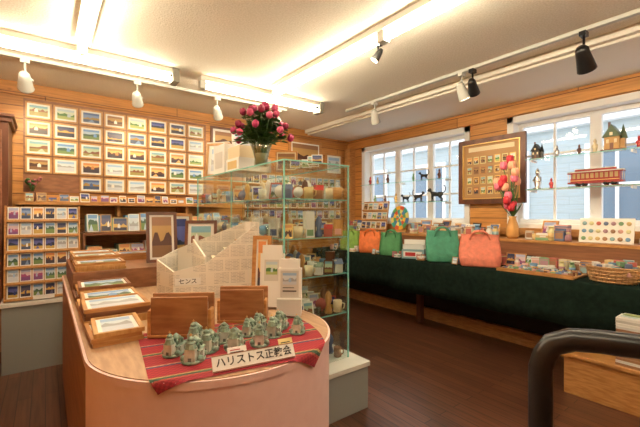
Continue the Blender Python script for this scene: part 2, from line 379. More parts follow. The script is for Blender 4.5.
for r in range(6):
    y=.01+r*.125
    b.box(.012,.488,y-.006,y+.002,-.012,.03,OAK); b.box(.012,.488,y+.002,y+.014,.026,.03,LOAK)
    for c in range(6):
        x=.018+c*.079
        b.box(x,x+.073,y+.002,y+.116,.006,.010,WHITEP); picture(b,x+.007,y+.022,x+.066,y+.108,.0105,PAL[R.choice([0,1,4,1,7,3,6,2])])
b.box(.18,.32,-.0,.03,.031,.035,WHITEP)
b.pop(); b.done()
b=B('framed_picture'); framed(b,FM((1.66,YB-.002,2.02),(1,0,0),(0,0,1)),.36,.34,.03,.02,DWOOD,.03); b.done()
b=B('framed_picture'); framed(b,FM((2.82,YB-.002,1.93),(1,0,0),(0,0,1)),.60,.42,.045,.02,OAK,.02,PAL[9]); b.done()
b=B('framed_picture'); framed(b,FM((3.50,YB-.002,1.86),(1,0,0),(0,0,1)),.34,.34,.03,.02,OAK,.03,PAL[3]); b.done()
b=B('card_display_board')
b.box(2.1,3.8,YB-.02,YB-.002,1.15,1.82,LOAK)
for r in range(4):
    b.box(2.1,3.8,YB-.07,YB-.02,1.15+r*.165,1.165+r*.165,OAK)
    for c in range(14):
        x=2.12+c*.12; b.push(FM((x,YB-.04,1.166+r*.165),(1,0,0),(0,.05,1))); b.box(0,.1,0,.13,0,.004,WHITEP); picture(b,.01,.01,.09,.12,.0045); b.pop()
b.done()

# ---------------------------------------------------------------- right side table
TY0,TY1=-.6,4.3
b=B('display_table'); b.box(3.14,3.94,TY0+.02,TY1-.02,.69,.745,BWOOD)
b.box(3.66,3.70,TY0+.05,TY1-.05,.0,.69,DARK)  # dark panel stands in for the shade beneath the table
for y in (TY0+.1,1.0,2.6,TY1-.2):
    b.box(3.40,3.46,y,y+.06,0,.69,DWOOD)
b.done()
b=B('baseboard_right'); b.box(3.60,3.655,TY0,TY1,0,.13,OAK); b.done()
b=B('tablecloth')
n=180; rows=[]
def wav(y,k): return .012*k*math.sin(y*9+1.3*math.sin(y*2.3))+.006*k*math.sin(y*23)
for (x,z,k) in ((3.95,.75,0),(3.13,.75,0),(3.118,.74,.1),(3.112,.65,.5),(3.105,.52,.9),(3.10,.41,1.2)):
    rows.append([(x+wav(TY0+(TY1-TY0)*i/n,k),TY0+(TY1-TY0)*i/n,z+(.008*math.sin(i*.21)*(k>1))) for i in range(n+1)])
b.loft(rows,CLOTH,False,False,True,False); o=b.done()
sd=o.modifiers.new('thick','SOLIDIFY'); sd.thickness=.003; sd.offset=-1
b=B('display_riser'); b.box(3.62,3.94,TY0+.1,TY1-.1,.975,1.0,OAK); b.box(3.63,3.65,TY0+.1,TY1-.1,.754,.975,BWOOD); b.box(3.92,3.94,TY0+.1,TY1-.1,.754,.975,BWOOD); b.done()
ZT=.754
def bag(x,y,w,d,h,col,rz=0):
    c=noisy('bag_%s'%('_'.join('%02d'%int(q*99) for q in col)),tuple(q*.78 for q in col),col,22,rough=.75,bump=.6)
    b=B('tote_bag'); b.push(T(x,y,ZT,rz)); rings=[]; n=40
    ph=R.random()*6
    for z,s in ((0,.90),(.03,.97),(.3,1.02),(.6,1.0),(.82,.95),(.94,.92),(1,.95)):
        ring=[]
        for i in range(n):
            a=2*math.pi*i/n; ca,sa=math.cos(a),math.sin(a)
            px=math.copysign(abs(ca)**.34,ca); py=math.copysign(abs(sa)**.34,sa)
            j=1+(.03*math.sin(3*a+ph+z*5)+R.uniform(-.012,.012))*(z>0); dd=d*(1-.62*z)
            zz=z*h
            if z>.9: zz+= h*(.05*abs(ca)**3-.03*math.sin(2*a+ph))
            ring.append((px*w/2*s*j,py*dd/2*s*j,zz))
        rings.append(ring)
    b.loft(rings,c,True,False)
    b.loft([[(p[0]*.97,p[1]*.9,p[2]) for p in rings[-1]],[(p[0]*.93,p[1]*.8,p[2]-h*.08) for p in rings[-1]]],c,True,False)
    for sy in (-1,1):
        b.tube([(math.cos(t)*w*.24,sy*(d*.17+.004)+sy*.02*math.sin(t),h*.86+math.sin(t)*h*.28-(.0 if math.sin(t)>.01 else h*.1)) for t in [math.pi*k/12 for k in range(13)]],.010,c,6)
    b.pop(); b.done()
rz=-math.radians(60)
bag(3.30,1.84,.36,.24,.29,(.78,.24,.16),rz); bag(3.30,2.25,.33,.22,.31,(.08,.36,.23),rz+.15)
bag(3.32,2.97,.26,.2,.26,(.07,.26,.10),rz); bag(3.32,3.32,.28,.2,.26,(.78,.19,.05),rz); bag(3.32,3.70,.26,.2,.25,(.22,.40,.07),rz)
b=B('postcard_box'); b.push(T(3.28,2.60,ZT,rz)); b.box(-.12,.12,-.09,.09,0,.1,CARDCOL[11]); b.box(-.115,.115,.05,.085,.1,.2,WHITEP); b.box(-.11,.11,-.04,.03,.1,.15,CARDCOL[9]); b.box(-.1,.1,-.0915,-.09,.02,.08,WHITEP); b.box(-.08,.03,-.093,-.0915,.03,.07,RED); b.pop(); b.done()
def goods(b,x,y,z,k=None,s=1):
    k=R.randrange(6) if k is None else k; c=R.choice(CARDCOL+[WHITEP,CREAM,OAK,DWOOD]); c2=R.choice(CARDCOL)
    b.push(T(x,y,z,R.uniform(-.35,.35)-math.pi/2,s))
    if k==0: b.box(-.035,.035,-.025,.025,0,.09,c); b.box(-.028,.028,-.026,-.025,.02,.07,c2); b.box(-.036,.036,-.026,.026,.075,.082,c2)
    elif k==1: b.lathe((0,0,0),[(.022,0),(.028,.01),(.028,.07),(.018,.085),(.018,.1),(.02,.1),(.02,.112)],c,12); b.lathe((0,0,.02),[(.0285,0),(.0285,.04)],c2,12)
    elif k==2:
        b.push(FM((-.045,0,0),(1,0,0),(0,.3,1))); b.box(0,.09,0,.11,-.004,.004,R.choice([WHITEP,OAK,LOAK,BLACKM])); picture(b,.01,.012,.08,.1,.0045); b.pop(); b.tube([(0,.03,.09),(0,.06,0)],.003,OAK,5)
    elif k==3:
        b.lathe((0,0,0),[(.024,0),(.027,.02),(.02,.05),(.012,.06)],c,12); b.ball((0,0,.075),(.018,.018,.02),CREAM,10,6); b.lathe((0,0,.08),[(.0185,0),(.014,.012),(.002,.018)],c2,10)
    elif k==4: b.box(-.05,.05,-.03,.03,0,.02,c); b.box(-.048,.044,-.028,.03,.02,.038,c2); b.box(-.045,.05,-.03,.026,.038,.054,WHITEP); b.box(-.02,.02,-.031,-.03,.024,.034,WHITEP)
    else: b.lathe((0,0,0),[(.028,0),(.03,.005),(.034,.055),(.031,.055),(.027,.01)],c,14); b.tube([(.031,0,.045),(.05,0,.04),(.048,0,.02),(.029,0,.012)],.004,c,6)
    b.pop()
b=B('souvenir_keychains')
b.box(3.14,3.44,1.02,1.60,ZT,ZT+.012,OAK); b.box(3.14,3.15,1.02,1.6,ZT+.012,ZT+.03,OAK); b.box(3.14,3.44,1.30,1.31,ZT+.012,ZT+.03,OAK)
for i in range(260):
    y=R.uniform(1.05,1.57); x=R.uniform(3.17,3.42); s=R.uniform(.010,.024)
    b.push(T(x,y,ZT+.012,R.random()*3)); b.box(-s,s,-s*.5,s*.5,0,R.uniform(.006,.030),R.choice(CARDCOL+[SILVER,GOLD,DWOOD,DWOOD])); b.pop()
b.done()
b=B('souvenirs_on_riser')
y=-.4
while y<4.1:
    y+=R.uniform(.055,.075)
    if 1.62<y<1.86 or 3.05<y<3.95 or .74<y<1.2: continue
    goods(b,3.705+R.uniform(-.012,.012),y,1.002,None,R.uniform(.9,1.25))
    if R.random()<.75 and not 1.5<y<1.95: goods(b,3.785,y,1.002,R.choice([0,2,2]),R.uniform(1.1,1.7))
b.done()
b=B('souvenirs_on_cloth')
y=-.35
while y<4.1:
    y+=R.uniform(.07,.09)
    goods(b,3.55,y,ZT,R.choice([0,0,1,2]),R.uniform(1.0,1.2))
    if y<1.62: goods(b,3.485,y,ZT,R.choice([0,4,1,5]),R.uniform(.7,.95))
    if y<.62:
        for xx in (3.20,3.27,3.34,3.41): goods(b,xx,y,ZT,R.choice([4,4,0,5]),R.uniform(.6,.85))
for yy in (2.04,2.43,2.46,2.76,2.80,3.14,3.51,3.88,3.94):
    for xx in (3.19,3.26): goods(b,xx,yy,ZT,R.choice([4,0,2]),R.uniform(.6,.8))
b.done()
WICK=noisy('wicker',(.38,.2,.08),(.6,.36,.16),60,rough=.7)
b=B('wicker_basket'); cx,cy=3.30,.82
for k in range(9):
    z=ZT+.008+k*.0125; r=.12+.022*k/8
    b.tube([(cx+(r+.004*math.sin(i*6+k*3.14))*math.cos(2*math.pi*i/36)*.9,cy+(r+.004*math.sin(i*6+k*3.14))*math.sin(2*math.pi*i/36)*1.15,z) for i in range(37)],.0068,WICK,6)
for i in range(24):
    a=2*math.pi*i/24; b.tube([(cx+.12*.9*math.cos(a),cy+.12*1.15*math.sin(a),ZT),(cx+.142*.9*math.cos(a),cy+.142*1.15*math.sin(a),ZT+.11)],.005,WICK,5)
b.lathe((cx,cy,ZT),[(.115,0),(.115,.01)],WICK,24,sy=1.1)
for i in range(44):
    b.push(T(cx+R.uniform(-.08,.08),cy+R.uniform(-.11,.11),ZT+.05+R.random()*.08,R.random()*3)); b.box(-.03,.03,-.02,.02,0,.03,R.choice(CARDCOL+[GOLD,RED])); b.pop()
b.done()
b=B('badge_display_board'); b.push(FM((3.70,1.16,1.003),(0,-1,0),(.25,0,1)))
b.box(0,.37,0,.21,0,.012,WHITEP)
for r in range(3):
    for c in range(7):
        b.push(Matrix.Translation((.035+c*.05,.035+r*.065,.012))); b.lathe((0,0,0),[(.017,0),(.017,.004),(.01,.006)],R.choice(CARDCOL[1:]),12); b.pop()
b.pop(); b.done()
b=B('glass_bottle'); b.lathe((3.87,.66,1.002),[(.035,0),(.045,.01),(.045,.09),(.04,.14),(.02,.17),(.016,.22),(.02,.225)],mat('bottle_dark',(.02,.05,.03),.15)); b.done()
b=B('postcard_stand'); b.push(FM((3.68,3.88,1.008),(0.1,-1,0),(.2,0,1)))
b.box(0,.45,0,.42,-.015,0,OAK)
for r in range(3):
    b.box(0,.45,.01+r*.135,.03+r*.135,0,.02,OAK)
    for c in range(5): b.box(.012+c*.088,.092+c*.088,.02+r*.135,.13+r*.135,.004,.008,WHITEP); picture(b,.02+c*.088,.035+r*.135,.085+c*.088,.12+r*.135,.009)
b.pop(); b.done()
b=B('stained_glass_ornament'); b.push(FM((3.72,3.33,1.004),(0.05,-1,0),(.12,0,1)))
b.box(0,.26,0,.03,-.02,.02,OAK)
SG=[mat('sg_%d'%i,c,.2) for i,c in enumerate([(.55,.1,.05),(.7,.4,.05),(.1,.32,.12),(.08,.2,.42),(.65,.6,.2),(.05,.35,.3)])]
for i in range(24):
    a0=math.pi*2*i/24; a1=math.pi*2*(i+1)/24
    for q,(r0,r1) in enumerate(((.01,.055),(.055,.10),(.10,.145))):
        P=[(.13+math.cos(a)*r,.19+math.sin(a)*r*1.1,0) for (a,r) in ((a0,r0),(a0,r1),(a1,r1),(a1,r0))]
        b.add(P+[(x,y,.008) for x,y,_ in P],[(3,2,1,0),(4,5,6,7),(0,1,5,4),(1,2,6,5),(2,3,7,6),(3,0,4,7)],SG[(i//2+q*2)%6])
b.pop(); b.done()
b=B('framed_poster'); b.push(FM((3.965,2.46,1.36),(0,-1,0),(0,0,1)))
w,h=.76,.74
for (a,c,d,e) in ((0,w,0,.06),(0,w,h-.06,h),(0,.06,.06,h-.06),(w-.06,w,.06,h-.06)): b.box(a,c,d,e,0,.03,DWOOD)
b.box(.06,w-.06,.06,h-.06,0,.012,mat('poster_ground',(.42,.24,.10),.5))
for i in range(7):
    for j in range(4):
        x=.10+i*.082; y=.11+j*.115; b.box(x,x+.062,y,y+.085,.012,.0135,R.choice([CARDCOL[k] for k in (0,2,5,10)]+[GOLD,OAK])); picture(b,x+.008,y+.01,x+.054,y+.075,.0138,PAL[R.choice([9,5,2,9,8])])
b.box(.12,.64,.60,.65,.012,.0135,CREAM)
b.box(.055,w-.055,.055,.065,.012,.034,GOLD); b.box(.055,w-.055,h-.065,h-.055,.012,.034,GOLD); b.box(.055,.065,.065,h-.065,.012,.034,GOLD); b.box(w-.065,w-.055,.065,h-.065,.012,.034,GOLD)
b.pop(); b.done()
b=B('vase_of_tulips'); vx,vy=3.74,1.74
b.lathe((vx,vy,1.002),[(.045,0),(.06,.03),(.055,.12),(.03,.2),(.04,.22)],mat('vase_amber',(.65,.35,.12),.2))
FC=[mat('tulip_pink',(.80,.18,.28),.5),mat('tulip_red',(.6,.03,.05),.5),mat('tulip_peach',(.85,.42,.28),.5)]
for i in range(18):
    a=R.random()*6.28; l=R.uniform(.03,.17); z=1.001+R.uniform(.22,.80); p=Vector((vx-.05+math.cos(a)*l*.3,vy+.02+math.sin(a)*l*.85,z))
    b.tube([(vx,vy,1.2),((vx+p.x)/2,(vy*1.3+p.y*.7)/2,(1.2+z)/2+.02),p],.004,GRN,5)
    c=FC[i%3]
    for k in range(5):
        t=k*1.257; q=p+Vector((math.cos(t)*.018,math.sin(t)*.018,.02)); b.ball(q,(.02,.02,.042),c,8,5)
for i in range(14):
    a=R.random()*6.28; e=Vector((vx-.02+math.cos(a)*.04,vy+math.sin(a)*.12,1.3+R.random()*.3)); s=Vector((vx,vy,1.2)); m_=(s+e)/2; sd_=Vector((-math.sin(a),math.cos(a),0))*.02
    b.poly([s,m_+sd_,e,m_-sd_],GRN)
b.done()
def gshelf(y0,y1,z):
    b=B('glass_window_shelf'); b.box(3.84,3.975,y0,y1,z-.006,z,GLASS); b.box(3.837,3.84,y0,y1,z-.006,z,GEDGE)
    for y in (y0+.03,(y0+y1)/2,y1-.05): b.box(3.85,3.979,y,y+.012,z-.03,z-.006,WHITE)
    b.done()
gshelf(0,1.66,1.79); gshelf(0,1.66,1.49); gshelf(2.55,4.05,1.68); gshelf(2.55,4.05,1.40)
b=B('model_tram'); b.push(T(3.905,1.10,1.491,math.pi/2))
TR=mat('tram_red',(.30,.025,.02),.35)
b.box(-.2,.2,-.035,.035,0,.008,DWOOD)
for x in (-.13,-.08,.08,.13):
    for y in (-.03,.03): b.push(Matrix.Translation((x,y,.022))@Matrix.Rotation(math.pi/2,4,'X')); b.lathe((0,0,-.004),[(.014,0),(.014,.008)],BLACKM,12); b.pop()
b.box(-.15,-.06,-.026,.026,.02,.03,BLACKM); b.box(.06,.15,-.026,.026,.02,.03,BLACKM)
b.box(-.18,.18,-.033,.033,.03,.075,TR); b.box(-.205,-.18,-.03,.03,.03,.045,TR); b.box(.18,.205,-.03,.03,.03,.045,TR)
b.box(-.176,.176,-.029,.029,.075,.12,mat('tram_window',(.45,.33,.16),.2))
for i in range(11):
    x=-.18+i*.0345; b.box(x,x+.01,-.033,.033,.075,.12,TR)
b.box(-.18,.18,-.0335,.0335,.055,.06,GOLD); b.box(-.205,.205,-.036,.036,.12,.13,TR)
b.loft([[(x,.036*math.cos(math.pi*k/8),.13+.014*math.sin(math.pi*k/8)) for k in range(9)] for x in (-.205,.205)],LGREY)
b.box(-.15,.15,-.016,.016,.14,.158,TR); b.box(-.155,.155,-.019,.019,.158,.164,LGREY)
for x in (-.2,.2): b.tube([(x,-.028,.045),(x,-.028,.12)],.002,GOLD,5); b.tube([(x,.028,.045),(x,.028,.12)],.002,GOLD,5)
b.pop(); b.done()
def gable(b,x0,x1,y0,y1,z0,z1,m,ov=.0):
    ym=(y0+y1)/2
    b.add([(x0-ov,y0-ov,z0),(x1+ov,y0-ov,z0),(x1+ov,y1+ov,z0),(x0-ov,y1+ov,z0),(x0-ov,ym,z1),(x1+ov,ym,z1)],[(0,1,5,4),(2,3,4,5),(0,4,3),(1,2,5),(0,3,2,1)],m)
def house(x,y,z,s,wall,roof,name):
    b=B(name); b.push(T(x,y,z,0,s))
    b.box(-.06,.06,-.07,.07,0,.01,DWOOD); b.box(-.045,.045,-.05,.05,.01,.11,wall); gable(b,-.045,.045,-.05,.05,.11,.21,roof,.012)
    b.box(-.048,-.045,-.012,.012,.01,.06,DWOOD)
    for yy in (-.035,.018): b.box(-.048,-.045,yy,yy+.018,.06,.09,CREAM)
    b.box(-.0595,-.0575,-.01,.01,.12,.145,CREAM)
    b.box(.0,.02,.02,.035,.15,.24,DWOOD)
    b.push(T(0,-.05,0)); b.box(-.025,.025,-.03,.0,.01,.09,wall); b.lathe((0,-.015,.09),[(.03,0),(.0,.12)],roof,4,False); b.pop()
    b.pop(); b.done()
house(3.90,.97,1.791,1.05,mat('house_ochre',(.45,.26,.09),.5),mat('house_roof_green',(.08,.12,.06),.5),'miniature_house')
house(3.90,1.58,1.791,.72,mat('dark_bronze',(.05,.04,.03),.4),BLACKM,'miniature_lantern_house')
house(3.90,.35,1.791,.8,mat('house_cream',(.6,.5,.3),.5),RED,'miniature_house')
def figurine(x,y,z,h,m):
    b=B('small_figurine'); b.push(T(x,y,z,0,h)); b.lathe((0,0,0),[(.2,0),(.22,.04),(.12,.1),(.17,.35),(.13,.6),(.06,.72)],m,12); b.ball((0,0,.82),(.11,.11,.14),m); b.lathe((0,0,.92),[(.09,0),(0,.14)],m,10)
    b.tube([(0,-.13,.6),(-.1,-.17,.42),(-.16,-.06,.38)],.04,m,6); b.tube([(0,.13,.6),(-.1,.17,.42),(-.16,.06,.38)],.04,m,6); b.pop(); b.done()
for q in ((1.10,1.791,.12,CREAM),(1.22,1.791,.09,DWOOD),(1.40,1.791,.11,SILVER),(.8,1.791,.1,RED),(1.57,1.491,.20,SILVER),(1.45,1.491,.10,RED),(.72,1.491,.14,GOLD),(.60,1.491,.10,DWOOD),(3.9,1.681,.12,RED),(3.75,1.681,.10,CARDCOL[2]),(3.55,1.681,.13,DWOOD),(3.4,1.401,.13,GOLD),(3.6,1.401,.11,DWOOD),(3.8,1.401,.12,CARDCOL[4]),(3.1,1.681,.1,CARDCOL[4]),(2.7,1.681,.12,DWOOD)):
    figurine(3.90,*q)
def cat(x,y,z,s,rz):
    b=B('black_cat_figurine'); b.push(T(x,y,z,rz,s))
    b.box(-.5,.5,-.12,.12,0,.03,BLACKM)
    b.loft([[(px,r*.75*math.cos(2*math.pi*k/12),pz+r*math.sin(2*math.pi*k/12)) for k in range(12)] for px,pz,r in ((-.42,.46,.05),(-.36,.46,.13),(-.2,.45,.14),(0,.45,.125),(.2,.48,.14),(.32,.52,.12),(.40,.6,.085),(.44,.66,.07))],BLACKM)
    b.ball((.48,.0,.72),(.13,.105,.11),BLACKM); b.ball((.60,0,.69),(.05,.05,.04),BLACKM,8,5)
    for sy in (-1,1):
        b.lathe((.45,sy*.065,.79),[(.04,0),(0,.1)],BLACKM,6)
        b.tube([(.27,sy*.07,.45),(.30,sy*.07,.25),(.28,sy*.07,.05),(.33,sy*.07,.04)],[.06,.04,.03,.03],BLACKM,8)
        b.tube([(-.3,sy*.07,.46),(-.22,sy*.08,.28),(-.36,sy*.08,.17),(-.34,sy*.08,.04),(-.29,sy*.08,.04)],[.09,.06,.035,.03,.03],BLACKM,8)
    b.tube([(-.4,0,.52),(-.55,0,.6),(-.6,0,.8),(-.52,0,.98),(-.42,0,1.0)],[.04,.035,.03,.028,.02],BLACKM,8)
    b.pop(); b.done()
cat(3.9,2.74,1.401,.20,math.pi/2+.1); cat(3.9,3.02,1.401,.16,-math.pi/2); cat(3.9,2.93,1.681,.13,math.pi/2); cat(3.9,3.23,1.401,.13,math.pi/2)

# ---------------------------------------------------------------- railing & low bench at right
b=B('black_handrail')
P=[(1.085,.43,0),(1.085,.43,.5),(1.085,.43,.83),(1.088,.42,.865),(1.098,.405,.895),(1.115,.365,.915),(1.14,.31,.920),(1.25,.08,.920),(1.55,-.6,.920)]
b.tube(P,.030,BLACK,16); b.tube([(1.55,-.6,.918),(1.55,-.6,0)],.030,BLACK,16); b.tube([(1.085,.43,.0),(1.085,.43,.015)],.06,BLACK,16); b.tube([(1.085,.43,.45),(1.55,-.6,.45)],.015,BLACK,10); b.done()
b=B('low_wooden_step'); b.box(2.90,3.06,.05,1.0,0,.26,OAK); b.box(2.88,3.07,.03,1.02,.26,.285,OAK); b.done(.004)
b=B('stack_of_magazines')
for i in range(17):
    b.push(T(2.97,.58,.286+i*.018,R.uniform(-.06,.06)+1.57)); b.box(-.13,.13,-.07,.07,0,.016,R.choice([WHITEP,CARDCOL[0],CARDCOL[9],CARDCOL[10]])); b.pop()
b.push(T(2.97,.58,.286+17*.018,1.5)); b.box(-.12,.12,-.065,.065,0,.004,WHITEP); picture(b,-.11,-.055,.11,.055,.0045,PAL[8]); b.pop()
b.done()

# ---------------------------------------------------------------- central island
cxe,cye,ae,be=.53,1.35,.43,.42; YE=3.25
def outline(o=0):
    pts=[(cxe-ae-o,YE),(cxe-ae-o,cye)]
    for i in range(1,36):
        t=math.pi+math.pi*i/36; pts.append((cxe+(ae+o)*math.cos(t),cye+(be+o)*math.sin(t)))
    pts+=[(cxe+ae+o,cye),(cxe+ae+o,YE)]
    return pts
b=B('curved_display_counter')
o1=outline(); n=len(o1)
vs=[(x,y,0.06) for x,y in o1]+[(x,y,.775) for x,y in o1]
b.add(vs,[(n-1,0,n,2*n-1)],BWOOD); b.add(vs,[(0,1,n+1,n)],BWOOD); b.add(vs,[(n-2,n-1,2*n-1,2*n-2)],PINK)
b.add(vs,[(i,i+1,n+i+1,n+i) for i in range(1,n-2)],PINK,True)
b.prism(outline(-.03),0,.06,DARK); b.prism(outline(.004),.775,.797,PINK,PINK); b.prism(outline(-.004),.797,.80,TOPW)
b.done()
b=B('counter_riser'); b.box(.12,.95,2.42,3.2,.801,.92,BWOOD); b.done(.003)
RUN=stripes('woven_runner',1,[(0,(.30,.02,.03)),(.16,(.42,.08,.06)),(.20,(.05,.10,.06)),(.26,(.40,.28,.12)),(.30,(.34,.02,.03)),(.66,(.08,.05,.12)),(.71,(.45,.22,.15)),(.75,(.32,.02,.03))],2.5)
b=B('woven_table_runner')
A=[Vector((.215,1.005,0)),Vector((.72,.905,0)),Vector((.27,1.48,0)),Vector((.865,1.36,0))]
nu,nv=40,30
def inside(x,y):
    if y>=cye: return True
    return ((x-cxe)/(ae+.006))**2+((y-cye)/(be+.006))**2<1
grid=[];uvg=[]
for j in range(nv+1):
    for i in range(nu+1):
        u,v=i/nu,j/nv; lo=A[0].lerp(A[1],u); hi=A[2].lerp(A[3],u); p=lo.lerp(hi,v)
        p.x+= .045*math.sin(math.pi*v)*u
        z=.8025
        if not inside(p.x,p.y):
            dx,dy=(p.x-cxe)/(ae+.006),(p.y-cye)/(be+.006); r=math.hypot(dx,dy)
            ex=(r-1)*.42; q=Vector((cxe+dx/r*(ae+.008),cye+dy/r*(be+.008),0)); p=q; z=.8025-ex*1.0
        grid.append((p.x,p.y,z)); uvg.append((u,v))
fs=[];us=[]
for j in range(nv):
    for i in range(nu):
        q=(j*(nu+1)+i,j*(nu+1)+i+1,(j+1)*(nu+1)+i+1,(j+1)*(nu+1)+i); fs.append(q); us.append([uvg[k] for k in q])
b.add(grid,fs,RUN,True,us); b.done()
CW=noisy('church_ceramic',(.46,.49,.42),(.68,.70,.62),40,rough=.35); CG=noisy('church_green',(.13,.20,.15),(.27,.36,.28),60,rough=.35); CD=mat('church_dark',(.12,.14,.12),.3)
def church(x,y,rz,s=1):
    b=B('ceramic_church'); b.push(T(x,y,.804,rz,1)@Matrix.Diagonal((s*1.28,s*1.28,s*.92,1)))
    b.lathe((0,0,0),[(.034,0),(.035,.004),(.030,.008)],CG,12,True,True,.8); b.box(-.008,.030,-.017,.017,.005,.034,CW); gable(b,-.008,.030,-.017,.017,.034,.046,CG,.003)
    b.box(.004,.018,-.021,.021,.005,.03,CW); b.box(-.028,-.008,-.012,.012,.005,.048,CW)
    b.lathe((-.018,0,.048),[(.0145,0),(.012,.008),(.010,.016),(.0115,.018),(.005,.026)],CG,8,False); b.lathe((-.018,0,.070),[(.004,0),(.0085,.005),(.007,.010),(.001,.017)],CG,8); b.box(-.0188,-.0172,-.0008,.0008,.085,.096,GOLD); b.box(-.0188,-.0172,-.0035,.0035,.090,.0915,GOLD)
    b.lathe((.011,0,.040),[(.010,0),(.010,.012),(.013,.014),(.014,.020),(.008,.028),(.001,.036)],CG,8)
    for yy in (-.011,.011):
        for xx in (0,.022): b.lathe((xx,yy,.038),[(.0035,0),(.0035,.008),(.006,.012),(.0005,.020)],CG,6)
    for sg in (-1,1): b.ball((-.012,sg*.02,.012),(.009,.008,.010),CG,8,5); b.ball((.026,sg*.018,.010),(.008,.007,.009),CG,8,5)
    for yy in (-.0174,.017):
        for xx in (-.003,.020): b.box(xx,xx+.005,yy,yy+.0004,.014,.026,CD)
    b.box(-.0284,-.028,-.004,.004,.005,.02,CD); b.pop(); b.done()
for (x,y,s) in ((.325,1.20,.9),(.36,1.115,1.0),(.425,1.165,.95),(.50,1.13,.95),(.585,1.115,.95),(.50,1.22,.9),(.665,1.165,.95),(.60,1.225,.85),(.73,1.225,.9),(.41,1.255,1.0),(.755,1.14,.85),(.665,1.275,.8)):
    church(x,y,math.radians(53)+R.uniform(-.3,.3),s)
def holder(x,y,r,w,h):
    b=B('wooden_card_holder'); b.push(T(x,y,.804,r)); b.box(-w,w,-.033,.033,0,.012,OAK); b.box(-w,w,.02,.033,.012,h,BLOCKW); b.box(-w,-w+.012,-.033,.02,.012,h*.66,OAK); b.box(w-.012,w,-.033,.02,.012,h*.66,OAK); b.box(-w+.012,w-.012,-.033,-.023,.012,h-.004,BLOCKW)
    b.box(-w+.02,w-.02,-.018,.015,.012,h*.8,WHITEP); b.pop(); b.done(.003)
holder(.40,1.37,-math.radians(33),.112,.15); holder(.655,1.395,-math.radians(35),.10,.14)
b=B('church_name_sign'); ux=Vector((.24,-.04,0)).normalized(); uy=Vector((.08,.40,.65)).normalized(); uy=(uy-ux*uy.dot(ux)).normalized()
Ms=FM((.372,.985,.806),ux,uy); b.push(Ms); b.box(0,.250,0,.044,-.005,0,WHITEP); b.box(0,.250,0,.0025,0,.001,BWOOD); b.box(0,.250,.0415,.044,0,.001,BWOOD); b.pop(); so=b.done()
text(so,'ハリストス正教会',Ms@Matrix.Translation((.125,.022,.0012)),.029,INK)
b=B('price_card'); b.push(FM((.45,1.065,.806),ux,uy)); b.box(0,.06,0,.028,-.002,0,WHITEP); b.box(.008,.05,.010,.013,0,.0004,INK); b.box(.008,.04,.017,.02,0,.0004,RED); b.pop(); b.done()
b=B('price_card'); b.push(FM((.62,1.045,.806),ux,uy)); b.box(0,.05,0,.025,-.002,0,mat('yellow_card',(.7,.6,.25),.6)); b.box(.008,.04,.010,.013,0,.0004,INK); b.pop(); b.done()
# newspaper covered magazine box
b=B('newspaper_covered_box')
pA=Vector((.48,2.10,0)); pB=Vector((.52,1.93,0)); pC=Vector((.94,1.80,0)); pD=Vector((.985,2.05,0)); pE=Vector((.62,2.22,0))
z0=.801
def wall(p,q,h0,h1):
    L=(q-p).length; t=Vector((-(q-p).y,(q-p).x,0)).normalized()*.008
    vs=[(p.x,p.y,z0),(q.x,q.y,z0),(q.x,q.y,z0+h1),(p.x,p.y,z0+h0)]; vs+=[(v[0]+t.x,v[1]+t.y,v[2]) for v in vs]
    f=[(0,1,2,3),(7,6,5,4),(0,4,5,1),(1,5,6,2),(2,6,7,3),(3,7,4,0)]; r=R.random()
    uv=[[(r,0),(r+L,0),(r+L,h1),(r,h0)]]+[[(r,h0),(r+L,h1),(r+L,0),(r,0)]]+[[(0,0),(.001,0),(.001,.001),(0,.001)]]*4
    b.add(vs,f,NEWS,False,uv)
m1=pB.lerp(pC,.36)
wall(pA,pB,.20,.15); wall(pB,m1,.15,.185); wall(m1,pC,.185,.40); wall(pC,pD,.40,.40); wall(pD,pE,.40,.24); wall(pE,pA,.24,.20)
wall(m1+Vector((.01,.02,0)),m1.lerp(pE,.75)+Vector((.06,.0,0)),.22,.30)
for k in range(5):
    q=pB.lerp(pC,.15+.15*k)+Vector((.03,.07,0)); b.push(T(q.x,q.y,z0,-.3)); b.box(-.012,.010,-.03,.08,0,.12+.045*k,R.choice([CREAM,CARDCOL[0],OAK])); b.pop()
ux=(pC-pB).normalized(); nrm=Vector((ux.y,-ux.x,0))
b.push(FM(pB.lerp(pC,.02)+nrm*.0015+Vector((0,0,.880)),ux,(0,0,1))); b.box(0,.125,0,.036,0,.001,WHITEP); b.pop()
nb=b.done()
text(nb,'センス',FM(pB.lerp(pC,.16)+nrm*.003+Vector((0,0,.898)),ux,(0,0,1)),.030,INK)
b=B('leaflet_holder')
b.push(FM((.80,1.36,.812),Vector((.75,-.62,0)),Vector((-.03,.12,1)))) ; b.box(0,.10,0,.20,-.05,0,WHITEP); b.box(.008,.092,.02,.24,-.04,-.008,WHITEP); b.box(-.002,.102,0,.07,0,.02,LGREY); b.box(.01,.09,.075,.19,0,.001,CARDCOL[0]); picture(b,.02,.13,.08,.18,.0015,PAL[3]); b.box(.02,.08,.10,.105,.001,.002,INK); b.box(.02,.07,.115,.118,.001,.002,INK); b.pop(); b.done()
b=B('leaflet_holder')
b.push(FM((.80,1.53,.812),Vector((.75,-.62,0)),Vector((-.05,.2,1)))) ; b.box(0,.11,0,.25,-.04,0,WHITEP); b.box(.008,.102,.02,.29,-.03,-.006,WHITEP); b.box(.02,.09,.12,.22,0,.001,CARDCOL[0]); picture(b,.028,.15,.082,.21,.0015,PAL[8]); b.pop(); b.done()
b=B('stacked_picture_frames')
